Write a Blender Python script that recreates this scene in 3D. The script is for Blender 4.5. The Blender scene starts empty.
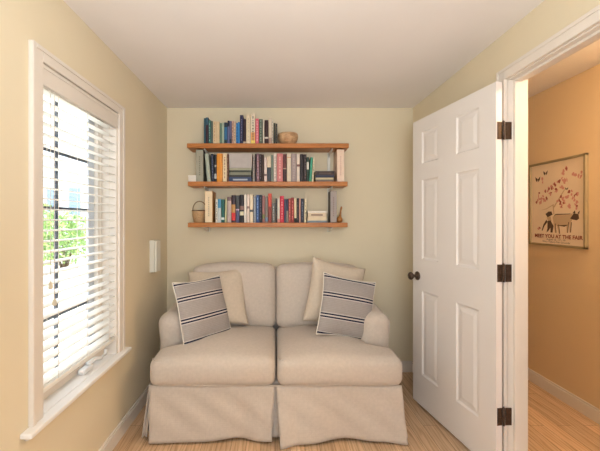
import bpy, bmesh, math, random
from mathutils import Vector, Matrix
random.seed(7)
sc = bpy.context.scene
COL = sc.collection
PI = math.pi

# ------------------------------------------------------------------ camera
EYE = 1.315
cam_d = bpy.data.cameras.new('camera')
cam = bpy.data.objects.new('camera', cam_d)
COL.objects.link(cam)
cam.location = (0, 0, EYE)
cam.rotation_euler = (PI/2, 0, 0)
cam_d.sensor_width = 36
cam_d.lens = 343/600*36
cam_d.shift_x = 24.5/600
cam_d.shift_y = -5/600
cam_d.clip_start = 0.02
sc.camera = cam

# ------------------------------------------------------------------ world, lights, exposure
def lin(c):
    return tuple(((v/255)/12.92 if v/255 <= 0.04045 else ((v/255+0.055)/1.055)**2.4) for v in c)

w = bpy.data.worlds.new('sky'); sc.world = w; w.use_nodes = True
bg = w.node_tree.nodes['Background']
bg.inputs[0].default_value = (0.84, 0.93, 1.0, 1)
bg.inputs[1].default_value = 3.1

def area(name, loc, rot, sx, sy, power, col):
    d = bpy.data.lights.new(name, 'AREA'); d.shape = 'RECTANGLE'; d.size = sx; d.size_y = sy
    d.energy = power; d.color = col
    o = bpy.data.objects.new(name, d); COL.objects.link(o); o.location = loc; o.rotation_euler = rot
    return o
# added fill light, unseen, in front of the made-up opening behind the camera
area('rear_fill', (0.1, -1.34, 1.35), (PI/2, 0, 0), 1.7, 1.5, 6, (0.86, 0.93, 1.0))
# added unseen fill behind the camera, aimed up to brighten the ceiling
fl = area('ceiling_fill', (0.20, -0.25, 1.45), (PI-0.6, 0, 0), 0.6, 0.6, 16, (0.86, 0.94, 1.0)); fl.data.spread = math.radians(150)
# the sun stands on the far side of the building and lights the ground and house outside
sd = bpy.data.lights.new('sun', 'SUN'); sd.energy = 3.0; sd.angle = 0.02; sd.color = (1.0, 0.97, 0.92)
so_ = bpy.data.objects.new('sun', sd); COL.objects.link(so_)
so_.rotation_euler = Vector((1.0, 0.55, 1.25)).to_track_quat('Z', 'Y').to_euler()

sc.view_settings.view_transform = 'Standard'
sc.view_settings.look = 'None'
sc.view_settings.gamma = 1
sc.view_settings.use_curve_mapping = False
sc.view_settings.exposure = 0.35

# ------------------------------------------------------------------ materials
MATS = {}
def mat(name, rgb, rough=0.6, var=0.0, vscale=8.0, bump=0.0, bscale=200.0, metal=0.0, spec=0.4, stretch=None, sheen=0.0):
    if name in MATS: return MATS[name]
    m = bpy.data.materials.new(name); m.use_nodes = True
    nt = m.node_tree; b = nt.nodes['Principled BSDF']
    c = lin(rgb)
    b.inputs['Base Color'].default_value = (*c, 1)
    b.inputs['Roughness'].default_value = rough
    b.inputs['Metallic'].default_value = metal
    b.inputs['Specular IOR Level'].default_value = spec
    if sheen: b.inputs['Sheen Weight'].default_value = sheen
    tc = nt.nodes.new('ShaderNodeTexCoord')
    src = tc.outputs['Object']
    if stretch:
        mp = nt.nodes.new('ShaderNodeMapping'); mp.inputs['Scale'].default_value = stretch
        nt.links.new(src, mp.inputs[0]); src = mp.outputs[0]
    if var:
        n = nt.nodes.new('ShaderNodeTexNoise'); n.inputs['Scale'].default_value = vscale
        n.inputs['Detail'].default_value = 5
        r = nt.nodes.new('ShaderNodeValToRGB')
        r.color_ramp.elements[0].position = 0.3; r.color_ramp.elements[1].position = 0.7
        r.color_ramp.elements[0].color = (*[v*(1-var) for v in c], 1)
        r.color_ramp.elements[1].color = (*[min(1, v*(1+var)) for v in c], 1)
        nt.links.new(src, n.inputs['Vector']); nt.links.new(n.outputs[0], r.inputs[0])
        nt.links.new(r.outputs[0], b.inputs['Base Color'])
    if bump:
        n2 = nt.nodes.new('ShaderNodeTexNoise'); n2.inputs['Scale'].default_value = bscale
        bp = nt.nodes.new('ShaderNodeBump'); bp.inputs['Strength'].default_value = bump
        bp.inputs['Distance'].default_value = 0.002
        nt.links.new(src, n2.inputs['Vector']); nt.links.new(n2.outputs[0], bp.inputs['Height'])
        nt.links.new(bp.outputs[0], b.inputs['Normal'])
    MATS[name] = m
    return m

M_wall = mat('cream_wall_paint', (229, 215, 187), 0.85, 0.015, 3, 0.15, 150, spec=0.2)
M_hallwall = mat('tan_hall_paint', (228, 200, 160), 0.85, 0.015, 3, 0.15, 150, spec=0.2)
M_ceil = mat('ceiling_paint', (243, 237, 234), 0.9, 0.01, 3, 0.1, 120, spec=0.2)
M_trim = mat('white_trim_paint', (230, 220, 209), 0.45, 0.01, 4)
M_door = mat('white_door_paint', (234, 227, 222), 0.4, 0.01, 4)
M_blind = mat('blind_white', (246, 243, 238), 0.5, 0.01, 4)
M_bronze = mat('oil_rubbed_bronze', (84, 68, 58), 0.4, 0.25, 60, metal=0.6)
M_muntin = mat('dark_exterior_bar', (70, 80, 96), 0.5, 0.05, 10)
M_black = mat('black_plastic', (35, 35, 38), 0.4, 0.05, 20)
M_linen = None

def linen(name, rgb, wscale=330):
    m = mat(name, rgb, 0.92, 0.045, 60, spec=0.15, sheen=0.15)
    nt = m.node_tree; b = nt.nodes['Principled BSDF']
    tc = nt.nodes.new('ShaderNodeTexCoord')
    w1 = nt.nodes.new('ShaderNodeTexWave'); w1.bands_direction = 'X'; w1.inputs['Scale'].default_value = wscale/6.28*0.5; w1.inputs['Distortion'].default_value = 2.0
    w2 = nt.nodes.new('ShaderNodeTexWave'); w2.bands_direction = 'Z'; w2.inputs['Scale'].default_value = wscale/6.28*0.5; w2.inputs['Distortion'].default_value = 2.0
    n = nt.nodes.new('ShaderNodeTexNoise'); n.inputs['Scale'].default_value = 9; n.inputs['Detail'].default_value = 4
    ad = nt.nodes.new('ShaderNodeMath'); ad.operation = 'ADD'
    bp = nt.nodes.new('ShaderNodeBump'); bp.inputs['Strength'].default_value = 0.08; bp.inputs['Distance'].default_value = 0.002
    bp2 = nt.nodes.new('ShaderNodeBump'); bp2.inputs['Strength'].default_value = 0.22; bp2.inputs['Distance'].default_value = 0.012
    for x in (w1, w2, n): nt.links.new(tc.outputs['Object'], x.inputs['Vector'])
    nt.links.new(w1.outputs['Fac'], ad.inputs[0]); nt.links.new(w2.outputs['Fac'], ad.inputs[1])
    nt.links.new(ad.outputs[0], bp.inputs['Height'])
    nt.links.new(n.outputs[0], bp2.inputs['Height']); nt.links.new(bp.outputs[0], bp2.inputs['Normal'])
    nt.links.new(bp2.outputs[0], b.inputs['Normal'])
    return m
M_sofa = linen('oatmeal_linen', (200, 186, 173))
M_pillow = linen('pale_beige_linen', (208, 191, 171))
M_stripe_base = linen('grey_ticking', (158, 150, 146), 500)
M_navy = mat('navy_stripe', (38, 40, 62), 0.9, 0.05, 40)
M_white_cloth = mat('white_cloth', (232, 222, 208), 0.9, 0.03, 40)

def wood(name, c1, c2, scale=(1, 12, 12), planks=None, rough=0.45):
    m = bpy.data.materials.new(name); m.use_nodes = True
    nt = m.node_tree; b = nt.nodes['Principled BSDF']; b.inputs['Roughness'].default_value = rough
    b.inputs['Specular IOR Level'].default_value = 0.35
    tc = nt.nodes.new('ShaderNodeTexCoord'); mp = nt.nodes.new('ShaderNodeMapping')
    mp.inputs['Scale'].default_value = scale
    n = nt.nodes.new('ShaderNodeTexNoise'); n.inputs['Scale'].default_value = 3; n.inputs['Detail'].default_value = 8
    n.inputs['Distortion'].default_value = 0.8; n.inputs['Roughness'].default_value = 0.6
    r = nt.nodes.new('ShaderNodeValToRGB')
    r.color_ramp.elements[0].position = 0.32; r.color_ramp.elements[1].position = 0.62
    r.color_ramp.elements[0].color = (*lin(c1), 1); r.color_ramp.elements[1].color = (*lin(c2), 1)
    nt.links.new(tc.outputs['Object'], mp.inputs[0]); nt.links.new(mp.outputs[0], n.inputs['Vector'])
    nt.links.new(n.outputs[0], r.inputs[0])
    out = r.outputs[0]
    if planks:
        mp2 = nt.nodes.new('ShaderNodeMapping'); mp2.inputs['Rotation'].default_value = (0, 0, PI/2)
        br = nt.nodes.new('ShaderNodeTexBrick')
        br.inputs['Scale'].default_value = 1; br.inputs['Brick Width'].default_value = 1.1
        br.inputs['Row Height'].default_value = planks; br.inputs['Mortar Size'].default_value = 0.0011
        br.inputs['Mortar Smooth'].default_value = 0.2; br.offset = 0.37
        br.inputs['Color1'].default_value = (0.80, 0.78, 0.76, 1); br.inputs['Color2'].default_value = (1.08, 1.05, 1.02, 1)
        br.inputs['Mortar'].default_value = (0.34, 0.28, 0.22, 1)
        nt.links.new(tc.outputs['Object'], mp2.inputs[0]); nt.links.new(mp2.outputs[0], br.inputs['Vector'])
        # cathedral grain: distorted wave stretched along the plank, offset per plank by its tone
        mp3 = nt.nodes.new('ShaderNodeMapping'); mp3.inputs['Scale'].default_value = (1, 0.09, 1)
        wv = nt.nodes.new('ShaderNodeTexWave'); wv.bands_direction = 'X'; wv.inputs['Scale'].default_value = 14
        wv.inputs['Distortion'].default_value = 9; wv.inputs['Detail'].default_value = 3; wv.inputs['Detail Scale'].default_value = 1.6
        nt.links.new(tc.outputs['Object'], mp3.inputs[0])
        ad = nt.nodes.new('ShaderNodeVectorMath'); ad.operation = 'MULTIPLY_ADD'
        ad.inputs[1].default_value = (3.1, 7.7, 0)
        nt.links.new(br.outputs['Color'], ad.inputs[0]); nt.links.new(mp3.outputs[0], ad.inputs[2])
        nt.links.new(ad.outputs[0], wv.inputs['Vector'])
        r2 = nt.nodes.new('ShaderNodeValToRGB')
        r2.color_ramp.elements[0].position = 0.0; r2.color_ramp.elements[1].position = 0.35
        r2.color_ramp.elements[0].color = (0.72, 0.64, 0.56, 1); r2.color_ramp.elements[1].color = (1, 1, 1, 1)
        nt.links.new(wv.outputs['Fac'], r2.inputs[0])
        for extra in (br.outputs['Color'], r2.outputs[0]):
            mx = nt.nodes.new('ShaderNodeMix'); mx.data_type = 'RGBA'; mx.blend_type = 'MULTIPLY'
            mx.inputs[0].default_value = 1 if extra == br.outputs['Color'] else 0.75
            nt.links.new(out, mx.inputs[6]); nt.links.new(extra, mx.inputs[7]); out = mx.outputs[2]
        bp = nt.nodes.new('ShaderNodeBump'); bp.inputs['Strength'].default_value = 0.2; bp.inputs['Distance'].default_value = 0.002
        nt.links.new(br.outputs['Fac'], bp.inputs['Height']); bp.invert = True
        nt.links.new(bp.outputs[0], b.inputs['Normal'])
    nt.links.new(out, b.inputs['Base Color'])
    return m
M_floor = wood('oak_floor', (200, 164, 128), (222, 190, 156), (14, 0.9, 1), planks=0.086, rough=0.4)
M_shelf = wood('pine_shelf', (168, 100, 46), (192, 124, 64), (1.2, 14, 14), rough=0.4)
M_bowl = wood('turned_burl', (176, 132, 94), (216, 176, 134), (9, 9, 14), rough=0.5)
M_basket = wood('wicker', (170, 130, 90), (208, 172, 130), (30, 30, 60), rough=0.7)
M_carve = wood('carved_wood', (150, 94, 44), (190, 128, 66), (8, 8, 30), rough=0.4)

def glass_mat():
    m = bpy.data.materials.new('window_glass'); m.use_nodes = True
    nt = m.node_tree; nt.nodes.remove(nt.nodes['Principled BSDF'])
    out = nt.nodes['Material Output']
    t = nt.nodes.new('ShaderNodeBsdfTransparent'); t.inputs[0].default_value = (0.97, 0.98, 0.98, 1)
    g = nt.nodes.new('ShaderNodeBsdfGlossy'); g.inputs['Roughness'].default_value = 0.02
    mx = nt.nodes.new('ShaderNodeMixShader'); mx.inputs[0].default_value = 0.06
    nt.links.new(t.outputs[0], mx.inputs[1]); nt.links.new(g.outputs[0], mx.inputs[2])
    nt.links.new(mx.outputs[0], out.inputs[0])
    return m
M_glass = glass_mat()
def emis(name, col, s):
    m = bpy.data.materials.new(name); m.use_nodes = True
    b = m.node_tree.nodes['Principled BSDF']
    b.inputs['Base Color'].default_value = (*col, 1)
    b.inputs['Emission Color'].default_value = (*col, 1); b.inputs['Emission Strength'].default_value = s
    return m

# ------------------------------------------------------------------ mesh helpers
class MB:
    def __init__(s): s.v = []; s.f = []; s.mi = []; s.sm = []
    def add(s, vs, fs, m=0, smooth=False):
        o = len(s.v); s.v += [tuple(v) for v in vs]
        for f in fs: s.f.append(tuple(i+o for i in f)); s.mi.append(m); s.sm.append(smooth)
    def box(s, x0, x1, y0, y1, z0, z1, m=0):
        if x0 > x1: x0, x1 = x1, x0
        if y0 > y1: y0, y1 = y1, y0
        if z0 > z1: z0, z1 = z1, z0
        vs = [(x0,y0,z0),(x1,y0,z0),(x1,y1,z0),(x0,y1,z0),(x0,y0,z1),(x1,y0,z1),(x1,y1,z1),(x0,y1,z1)]
        s.add(vs, [(0,3,2,1),(4,5,6,7),(0,1,5,4),(1,2,6,5),(2,3,7,6),(3,0,4,7)], m)
        return s
    def tube(s, pts, r, n=10, m=0, caps=True):
        pts = [Vector(p) for p in pts]; rs = r if isinstance(r, (list, tuple)) else [r]*len(pts)
        vs = []; fs = []
        up = Vector((0, 0, 1))
        t0 = (pts[1]-pts[0]).normalized()
        if abs(t0.dot(up)) > 0.9: up = Vector((1, 0, 0))
        a = t0.cross(up).normalized()
        for i, p in enumerate(pts):
            if i == 0: t = pts[1]-pts[0]
            elif i == len(pts)-1: t = pts[-1]-pts[-2]
            else: t = pts[i+1]-pts[i-1]
            t.normalize()
            a = (a - t*a.dot(t)).normalized(); b = t.cross(a)
            for k in range(n):
                an = 2*PI*k/n
                vs.append(p + (a*math.cos(an)+b*math.sin(an))*rs[i])
        for i in range(len(pts)-1):
            for k in range(n):
                fs.append((i*n+k, i*n+(k+1) % n, (i+1)*n+(k+1) % n, (i+1)*n+k))
        if caps:
            fs.append(tuple(range(n))[::-1]); fs.append(tuple((len(pts)-1)*n+k for k in range(n)))
        s.add(vs, fs, m, True); return s
    def lathe(s, prof, c=(0, 0, 0), n=32, m=0, axis='z', M=None):
        vs = []; fs = []
        for (r, z) in prof:
            for k in range(n):
                an = 2*PI*k/n
                p = Vector((r*math.cos(an), r*math.sin(an), z))
                if M: p = M @ p
                vs.append(p+Vector(c))
        for i in range(len(prof)-1):
            for k in range(n):
                fs.append((i*n+k, i*n+(k+1) % n, (i+1)*n+(k+1) % n, (i+1)*n+k))
        fs.append(tuple(range(n))[::-1]); fs.append(tuple((len(prof)-1)*n+k for k in range(n)))
        s.add(vs, fs, m, True); return s
    def rbox(s, a, b, c, r, fn=None, m=0, nx=22, ny=16, nz=8):
        # rounded box with half sizes a, b, c; fn maps a vertex
        def nodes(h, n):
            out = []
            for i in range(n+1):
                t = -math.cos(PI*i/n); out.append(h*(0.55*t+0.45*(2*i/n-1)))
            return out
        X, Y, Z = nodes(a, nx), nodes(b, ny), nodes(c, nz)
        idx = {}; vs = []; fs = []
        def V(i, j, k):
            key = (i, j, k)
            if key not in idx:
                p = Vector((X[i], Y[j], Z[k]))
                q = Vector((max(-a+r, min(a-r, p.x)), max(-b+r, min(b-r, p.y)), max(-c+r, min(c-r, p.z))))
                d = p-q
                if d.length > 1e-7: p = q+d.normalized()*r
                if fn: p = fn(p, (p.x/a, p.y/b, p.z/c))
                idx[key] = len(vs); vs.append(p)
            return idx[key]
        for i in range(nx):
            for j in range(ny):
                fs.append((V(i,j,0), V(i,j+1,0), V(i+1,j+1,0), V(i+1,j,0)))
                fs.append((V(i,j,nz), V(i+1,j,nz), V(i+1,j+1,nz), V(i,j+1,nz)))
        for i in range(nx):
            for k in range(nz):
                fs.append((V(i,0,k), V(i+1,0,k), V(i+1,0,k+1), V(i,0,k+1)))
                fs.append((V(i,ny,k), V(i,ny,k+1), V(i+1,ny,k+1), V(i+1,ny,k)))
        for j in range(ny):
            for k in range(nz):
                fs.append((V(0,j,k), V(0,j,k+1), V(0,j+1,k+1), V(0,j+1,k)))
                fs.append((V(nx,j,k), V(nx,j+1,k), V(nx,j+1,k+1), V(nx,j,k+1)))
        s.add(vs, fs, m, True); return s
    def build(s, name, mats, parent=None, shift=None, bevel=0, solid=0, sub=0):
        me = bpy.data.meshes.new(name)
        sh = Vector(shift) if shift else Vector((0, 0, 0))
        me.from_pydata([tuple(Vector(v)-sh) for v in s.v], [], s.f)
        for mm in (mats if isinstance(mats, (list, tuple)) else [mats]): me.materials.append(mm)
        me.polygons.foreach_set('material_index', s.mi)
        me.polygons.foreach_set('use_smooth', s.sm)
        me.update()
        o = bpy.data.objects.new(name, me); COL.objects.link(o)
        if parent: o.parent = parent
        elif shift: o.location = sh
        if solid:
            md = o.modifiers.new('solid', 'SOLIDIFY'); md.thickness = solid; md.offset = 0
        if bevel:
            md = o.modifiers.new('bevel', 'BEVEL'); md.width = bevel; md.segments = 2; md.limit_method = 'ANGLE'
        if sub:
            md = o.modifiers.new('sub', 'SUBSURF'); md.levels = sub; md.render_levels = sub
        return o

def thing(name, label, cat, loc, rotz=0, group=None, kind=None):
    o = bpy.data.objects.new(name, None); COL.objects.link(o)
    o.location = loc; o.rotation_euler = (0, 0, rotz); o.empty_display_size = 0.1
    return tag(o, label, cat, group, kind)
def tag(o, label=None, cat=None, group=None, kind=None):
    if label: o['label'] = label
    if cat: o['category'] = cat
    if group: o['group'] = group
    if kind: o['kind'] = kind
    return o
def struct(name, mb, m, label=None, cat=None, bevel=0):
    o = mb.build(name, m, bevel=bevel); o['kind'] = 'structure'
    if label: o['label'] = label; o['category'] = cat
    return o

# ------------------------------------------------------------------ dimensions
XL, XR, YB, ZC = -0.945, 1.198, 2.988, 2.295
YR = -1.42          # rear wall, behind the camera
XRO = 1.290         # hall face of the right wall
XH = 2.10           # hall far wall
ZH = 2.33
YHE = 4.3

# ------------------------------------------------------------------ shell
struct('floor', MB().box(XL-0.14, XRO-0.05, YR-0.12, YB+0.12, -0.06, 0.0), M_floor, 'light oak plank floor of the small room', 'floor')
struct('floor_hall', MB().box(XRO-0.05, XH+0.12, YR-0.12, YHE, -0.06, 0.0), M_floor, 'light oak plank floor of the hallway beyond the door', 'floor')
struct('ceiling', MB().box(XL-0.14, XR, YR-0.12, YB+0.12, ZC, ZC+0.08), M_ceil, 'smooth off-white ceiling over the small room', 'ceiling')
struct('ceiling_hall', MB().box(XRO, XH+0.12, YR-0.12, YHE, ZH, ZH+0.08), M_ceil, 'ceiling of the hallway beyond the door', 'ceiling')
struct('wall_back', MB().box(XL, XR, YB, YB+0.12, 0, ZC), M_wall, 'cream back wall behind the sofa and shelves', 'wall')
# left wall with window opening
WY0, WY1, WZ0, WZ1 = 1.376, 2.05, 0.505, 1.952
lw = MB()
lw.box(XL-0.14, XL, YR, WY0, 0, ZC); lw.box(XL-0.14, XL, WY1, YB+0.12, 0, ZC)
lw.box(XL-0.14, XL, WY0, WY1, 0, WZ0); lw.box(XL-0.14, XL, WY0, WY1, WZ1, ZC)
struct('wall_left', lw, M_wall, 'cream left wall with the window in it', 'wall')
# right wall with door opening
DY0, DY1, DZ = 0.985, 1.785, 2.057
rw = MB()
rw.box(XR, XRO, YR, DY0, 0, ZC); rw.box(XR, XRO, DY1, YHE, 0, ZC); rw.box(XR, XRO, DY0, DY1, DZ, ZC)
rw.box(XR, XRO, YR, YHE, ZC, ZH+0.08)
struct('wall_right', rw, M_wall, 'cream right wall holding the open doorway', 'wall')
struct('wall_hall', MB().box(XH, XH+0.12, YR, YHE, 0, ZH), M_hallwall, 'tan hallway wall seen through the doorway, with the poster', 'wall')
struct('wall_hall_end', MB().box(XRO, XH, YHE, YHE+0.1, 0, ZH), M_hallwall, 'far end wall of the hallway', 'wall')
# rear wall behind the camera, with a made-up opening that lets light in
bw = MB()
bw.box(XL-0.14, -0.85, YR-0.12, YR, 0, ZC); bw.box(1.05, XH+0.12, YR-0.12, YR, 0, ZH)
bw.box(-0.85, 1.05, YR-0.12, YR, 0, 0.55); bw.box(-0.85, 1.05, YR-0.12, YR, 2.1, ZC)
struct('wall_rear', bw, M_wall, 'cream wall behind the camera with an added opening for light', 'wall')

def baseboard(name, pts, h=0.093, t=0.014, lab=None):
    # pts: (x0,x1,y0,y1) footprint boxes, with a thinner cap
    mb = MB()
    for (x0, x1, y0, y1, nx, ny) in pts:
        mb.box(x0, x1, y0, y1, 0, h-0.014)
        mb.box(x0+(0.005 if nx < 0 else 0), x1-(0.005 if nx > 0 else 0), y0+(0.005 if ny < 0 else 0), y1-(0.005 if ny > 0 else 0), h-0.014, h)
    return struct(name, mb, M_trim, lab, 'baseboard', bevel=0.002)
baseboard('baseboard_left', [(XL, XL+0.015, YR, YB, 1, 0)], lab='white baseboard along the left wall under the window')
baseboard('baseboard_back', [(XL+0.015, XR-0.015, YB-0.015, YB, 0, -1)], lab='white baseboard along the back wall behind the sofa')
baseboard('baseboard_right', [(XR-0.015, XR, 1.85, YB, -1, 0)], lab='white baseboard behind the open door')
baseboard('baseboard_hall', [(XH-0.015, XH, YR, YHE, -1, 0)], lab='white baseboard along the hallway wall under the poster')

# ------------------------------------------------------------------ window
win = thing('window_1', 'white framed casement window behind the horizontal blind', 'window', (XL, 1.72, 0.5), kind='structure')
SH = (XL, 1.72, 0.5)
cz = MB()
cw, ct = 0.066, 0.02
XF = XL+ct
def casing_strip_y(mb, y0, y1, z0, z1):
    mb.box(XL, XF-0.006, y0, y1, z0, z1)
# near side, far side, head; each a flat board with a raised outer band
for (y0, y1, out) in ((WY0-cw, WY0, -1), (WY1, WY1+cw, 1)):
    cz.box(XL, XF-0.005, y0, y1, WZ0+0.02, WZ1+0.055)
    if out < 0: cz.box(XF-0.005, XF, y0, y0+0.022, WZ0+0.02, WZ1+0.055)
    else: cz.box(XF-0.005, XF, y1-0.022, y1, WZ0+0.02, WZ1+0.055)
cz.box(XL, XF-0.005, WY0, WY1, WZ1, WZ1+0.055)
cz.box(XF-0.005, XF, WY0-cw+0.022, WY1+cw-0.022, WZ1+0.037, WZ1+0.055)
cz.build('casing', M_trim, win, SH, bevel=0.003)
# reveal lining
rv = MB()
XO = XL-0.135
rv.box(XO, XL-0.06, WY0, WY0+0.012, WZ0+0.02, WZ1-0.012); rv.box(XO, XL, WY1-0.012, WY1, WZ0+0.02, WZ1-0.012)
rv.box(XO, XL, WY0, WY1, WZ1-0.012, WZ1)
rv.build('reveal', M_trim, win, SH)
sill = MB()
sill.box(XO, XL, WY0, WY1, WZ0, WZ0+0.02)
sill.box(XL, XL+0.045, WY0-cw-0.045, WY1+cw+0.035, WZ0, WZ0+0.02)
sill.build('window_sill', mat('glossy_white_paint', (244, 240, 236), 0.3), win, SH, bevel=0.005)
ap = MB().box(XL, XL+0.014, WY0-cw-0.02, WY1+cw+0.01, WZ0-0.022, WZ0)
ap.build('apron', M_trim, win, SH, bevel=0.004)
XS = XL-0.085  # room face of sash
sa = MB()
y0, y1, z0, z1 = WY0+0.012, WY1-0.012, WZ0+0.02, WZ1-0.012
fw = 0.048
sa.box(XS-0.035, XS, y0, y0+fw*0.6, z0, z1); sa.box(XS-0.035, XS, y1-fw, y1, z0, z1)
sa.box(XS-0.035, XS, y0, y1, z0, z0+0.085); sa.box(XS-0.035, XS, y0, y1, z1-fw, z1)
sa.box(XS, XS+0.014, y0, y1, z0, z0+0.035); 
sash = sa.build('sash', M_trim, win, SH, bevel=0.003)
gl = MB().box(XS-0.022, XS-0.018, y0+fw*0.6, y1-fw, z0+0.085, z1-fw); gl.build('glass_pane', M_glass, win, SH)
mu = MB()
mu.box(XS-0.034, XS-0.023, 1.645, 1.662, z0+0.085, z1-fw)

for zz in (1.645, 1.372, 0.86):
    mu.box(XS-0.034, XS-0.0235, y0+fw*0.6, y1-fw, zz-0.009, zz+0.009)
MB().box(XS-0.034, XS-0.023, y1-fw-0.060, y1-fw, z0+0.085, z1-fw).build('inner_stile', mat('pale_blue_grey_stile', (222, 226, 238), 0.5), win, SH)
o = mu.build('muntin', M_muntin, win, SH); o['label'] = 'dark glazing bars'
# crank operator
cr = MB()
cr.rbox(0.020, 0.045, 0.013, 0.009, m=0, nx=8, ny=10, nz=6)
cr.v = [(v[0]+XL-0.045, v[1]+1.79, v[2]+WZ0+0.034) for v in cr.v]
cr.tube([(XL-0.04, 1.80, WZ0+0.058), (XL-0.034, 1.86, WZ0+0.062), (XL-0.028, 1.91, WZ0+0.045), (XL-0.024, 1.95, WZ0+0.048)], [0.012, 0.011, 0.008, 0.007], 10)
cr.tube([(XL-0.024, 1.95, WZ0+0.045), (XL-0.022, 1.955, WZ0+0.075)], [0.007, 0.009], 10)
cr.build('crank_handle', mat('glossy_white_metal', (238, 236, 234), 0.3), win, SH)
MB().tube([(XS+0.016, 1.50, WZ0+0.065), (XS+0.018, 1.76, WZ0+0.062)], 0.006, 8).build('operator_track', M_muntin, win, SH)

# blind: inside mount, open slats
bl = thing('window_blind', 'white horizontal slat blind, open, hanging inside the left window', 'blind', (XL-0.03, 1.72, 1.86))
BS = (XL-0.03, 1.72, 1.86)
by0, by1 = WY0+0.004, WY1-0.016
va = MB().box(XL-0.004, XL+0.008, by0-0.002, by1+0.002, 1.862, 1.944)
va.box(XL+0.008, XL+0.012, by0-0.002, by1+0.002, 1.930, 1.944); va.box(XL+0.008, XL+0.012, by0-0.002, by1+0.002, 1.862, 1.870)
va.build('valance', M_trim, bl, BS, bevel=0.002)
MB().box(XL-0.056, XL-0.006, by0+0.01, by1, 1.90, 1.938).build('headrail', M_blind, bl, BS)
sl = MB()
zb, zt = 0.615, 1.875
nsl = 28
tilt = math.radians(-3)
for i in range(nsl):
    z = zb+0.028+(zt-zb-0.045)*i/(nsl-1)
    prof = []
    for t in (-1, -0.5, 0, 0.5, 1):
        prof.append((XL-0.029+0.0245*t*math.cos(tilt), z+0.0025*(1-t*t)+0.0245*t*math.sin(tilt)))
    vs = []
    for yy in (by0, by1):
        for (x, zz) in prof: vs.append((x, yy, zz))
        for (x, zz) in reversed(prof): vs.append((x, yy, zz-0.0028))
    n = len(prof)*2
    fs = [(k, (k+1) % n, n+(k+1) % n, n+k) for k in range(n)]+[tuple(range(n))[::-1], tuple(range(n, 2*n))]
    sl.add(vs, fs)
sl.build('slats', M_blind, bl, BS)
MB().box(XL-0.054, XL-0.004, by0, by1, zb-0.008, zb+0.012).build('bottom_rail', M_blind, bl, BS, bevel=0.003)
lc = MB()
for yy in (1.50, 1.73, 1.96):
    for xx in (XL-0.0035, XL-0.0545):
        lc.tube([(xx, yy, zb+0.012), (xx, yy, 1.90)], 0.0011, 6)
lc.build('ladder_cord', M_white_cloth, bl, BS)
for yy, zz in ((1.435, 1.03), (1.46, 0.955)):
    c = MB().tube([(XL+0.004, yy, zz+0.02), (XL+0.004, yy, 1.862)], 0.0013, 6).build('pull_cord', M_white_cloth, bl, BS)
    MB().lathe([(0.002, 0.03), (0.006, 0.022), (0.009, 0.006), (0.009, 0), (0.004, -0.003)][::-1], (XL+0.004, yy, zz), 12).build('tassel', mat('tassel_wood', (214, 200, 176), 0.5), c, BS)

# ------------------------------------------------------------------ outside the window
gnd = struct('ground_outside', MB().box(-60, XL-0.2, -30, 60, -0.35, -0.3), mat('pale_gravel', (236, 228, 214), 0.9, 0.08, 1.5), 'pale ground outside the window', 'ground')
def foliage(name, c, rx, ry, rz, n, label, cat, cols, trunk=None, leaf=0.07):
    root = thing(name, label, cat, (c[0], c[1], -0.3), group=None)
    mb = MB()
    for i in range(n):
        while True:
            p = Vector((random.uniform(-1, 1), random.uniform(-1, 1), random.uniform(-1, 1)))
            if 0.35 < p.length < 1: break
        p *= 0.85+0.15*math.sin(p.x*7+p.y*5)*math.cos(p.z*6)
        q = Vector((c[0]+p.x*rx, c[1]+p.y*ry, c[2]+p.z*rz))
        a = Vector((random.gauss(0, 1), random.gauss(0, 1), random.gauss(0, 1))).normalized()
        b = a.cross(Vector((random.gauss(0, 1), random.gauss(0, 1), random.gauss(0, 1)))).normalized()
        s_ = leaf*random.uniform(0.6, 1.3)
        mb.add([q-a*s_, q+b*s_*0.45, q+a*s_, q-b*s_*0.45], [(0, 1, 2, 3)], random.randrange(len(cols)))
    ms = [mat(f'leaf_green_{"abc"[k]}', cc, 0.6, 0.1, 3) for k, cc in enumerate(cols)]
    mb.build('foliage', ms, root, (c[0], c[1], -0.3))
    t = MB()
    for k in range(4):
        an = k*1.7
        t.tube([(c[0]+0.05*math.cos(an), c[1]+0.05*math.sin(an), -0.3), (c[0]+0.2*rx*math.cos(an), c[1]+0.2*ry*math.sin(an), c[2]*0.5), (c[0]+0.5*rx*math.cos(an), c[1]+0.5*ry*math.sin(an), c[2]+0.3*rz)], [0.05, 0.035, 0.01], 7)
    t.build('stems', mat('bark', (110, 90, 70), 0.9, 0.2, 12), root, (c[0], c[1], -0.3))
G = [(150, 182, 104), (186, 206, 130), (120, 156, 92)]
foliage('shrub', (-6.3, 8.6, 0.95), 1.0, 1.0, 1.15, 2600, 'green leafy shrub outside the window, in the lower middle of the view', 'shrub', G)
foliage('shrub', (-6.9, 11.2, 0.75), 1.3, 1.1, 1.0, 2600, 'green shrub outside the window, before the pale house', 'shrub', G)
foliage('tree', (-10.2, 13.0, 1.3), 1.5, 1.3, 1.5, 3600, 'yellow-green leafy tree outside the window, at the left of the view', 'tree', G, leaf=0.1)
hs = thing('house', 'pale blue-grey neighbouring house seen through the window', 'house', (-11.1, 19.5, -0.3))
HS = (-11.1, 19.5, -0.3)
h = MB().box(-13.0, -9.2, 17, 22, -0.3, 3.3); h.build('wall', mat('pale_siding', (226, 231, 238), 0.8, 0.03, 3), hs, HS)
r = MB(); r.add([(-13.4, 16.6, 3.25), (-8.8, 16.6, 3.25), (-8.8, 22.4, 3.25), (-13.4, 22.4, 3.25), (-13.4, 19.5, 5.0), (-8.8, 19.5, 5.0)],
                [(0, 1, 5, 4), (2, 3, 4, 5), (0, 4, 3), (1, 2, 5), (0, 3, 2, 1)])
r.build('roof', mat('grey_shingle', (214, 218, 224), 0.9, 0.08, 3), hs, HS)
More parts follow.
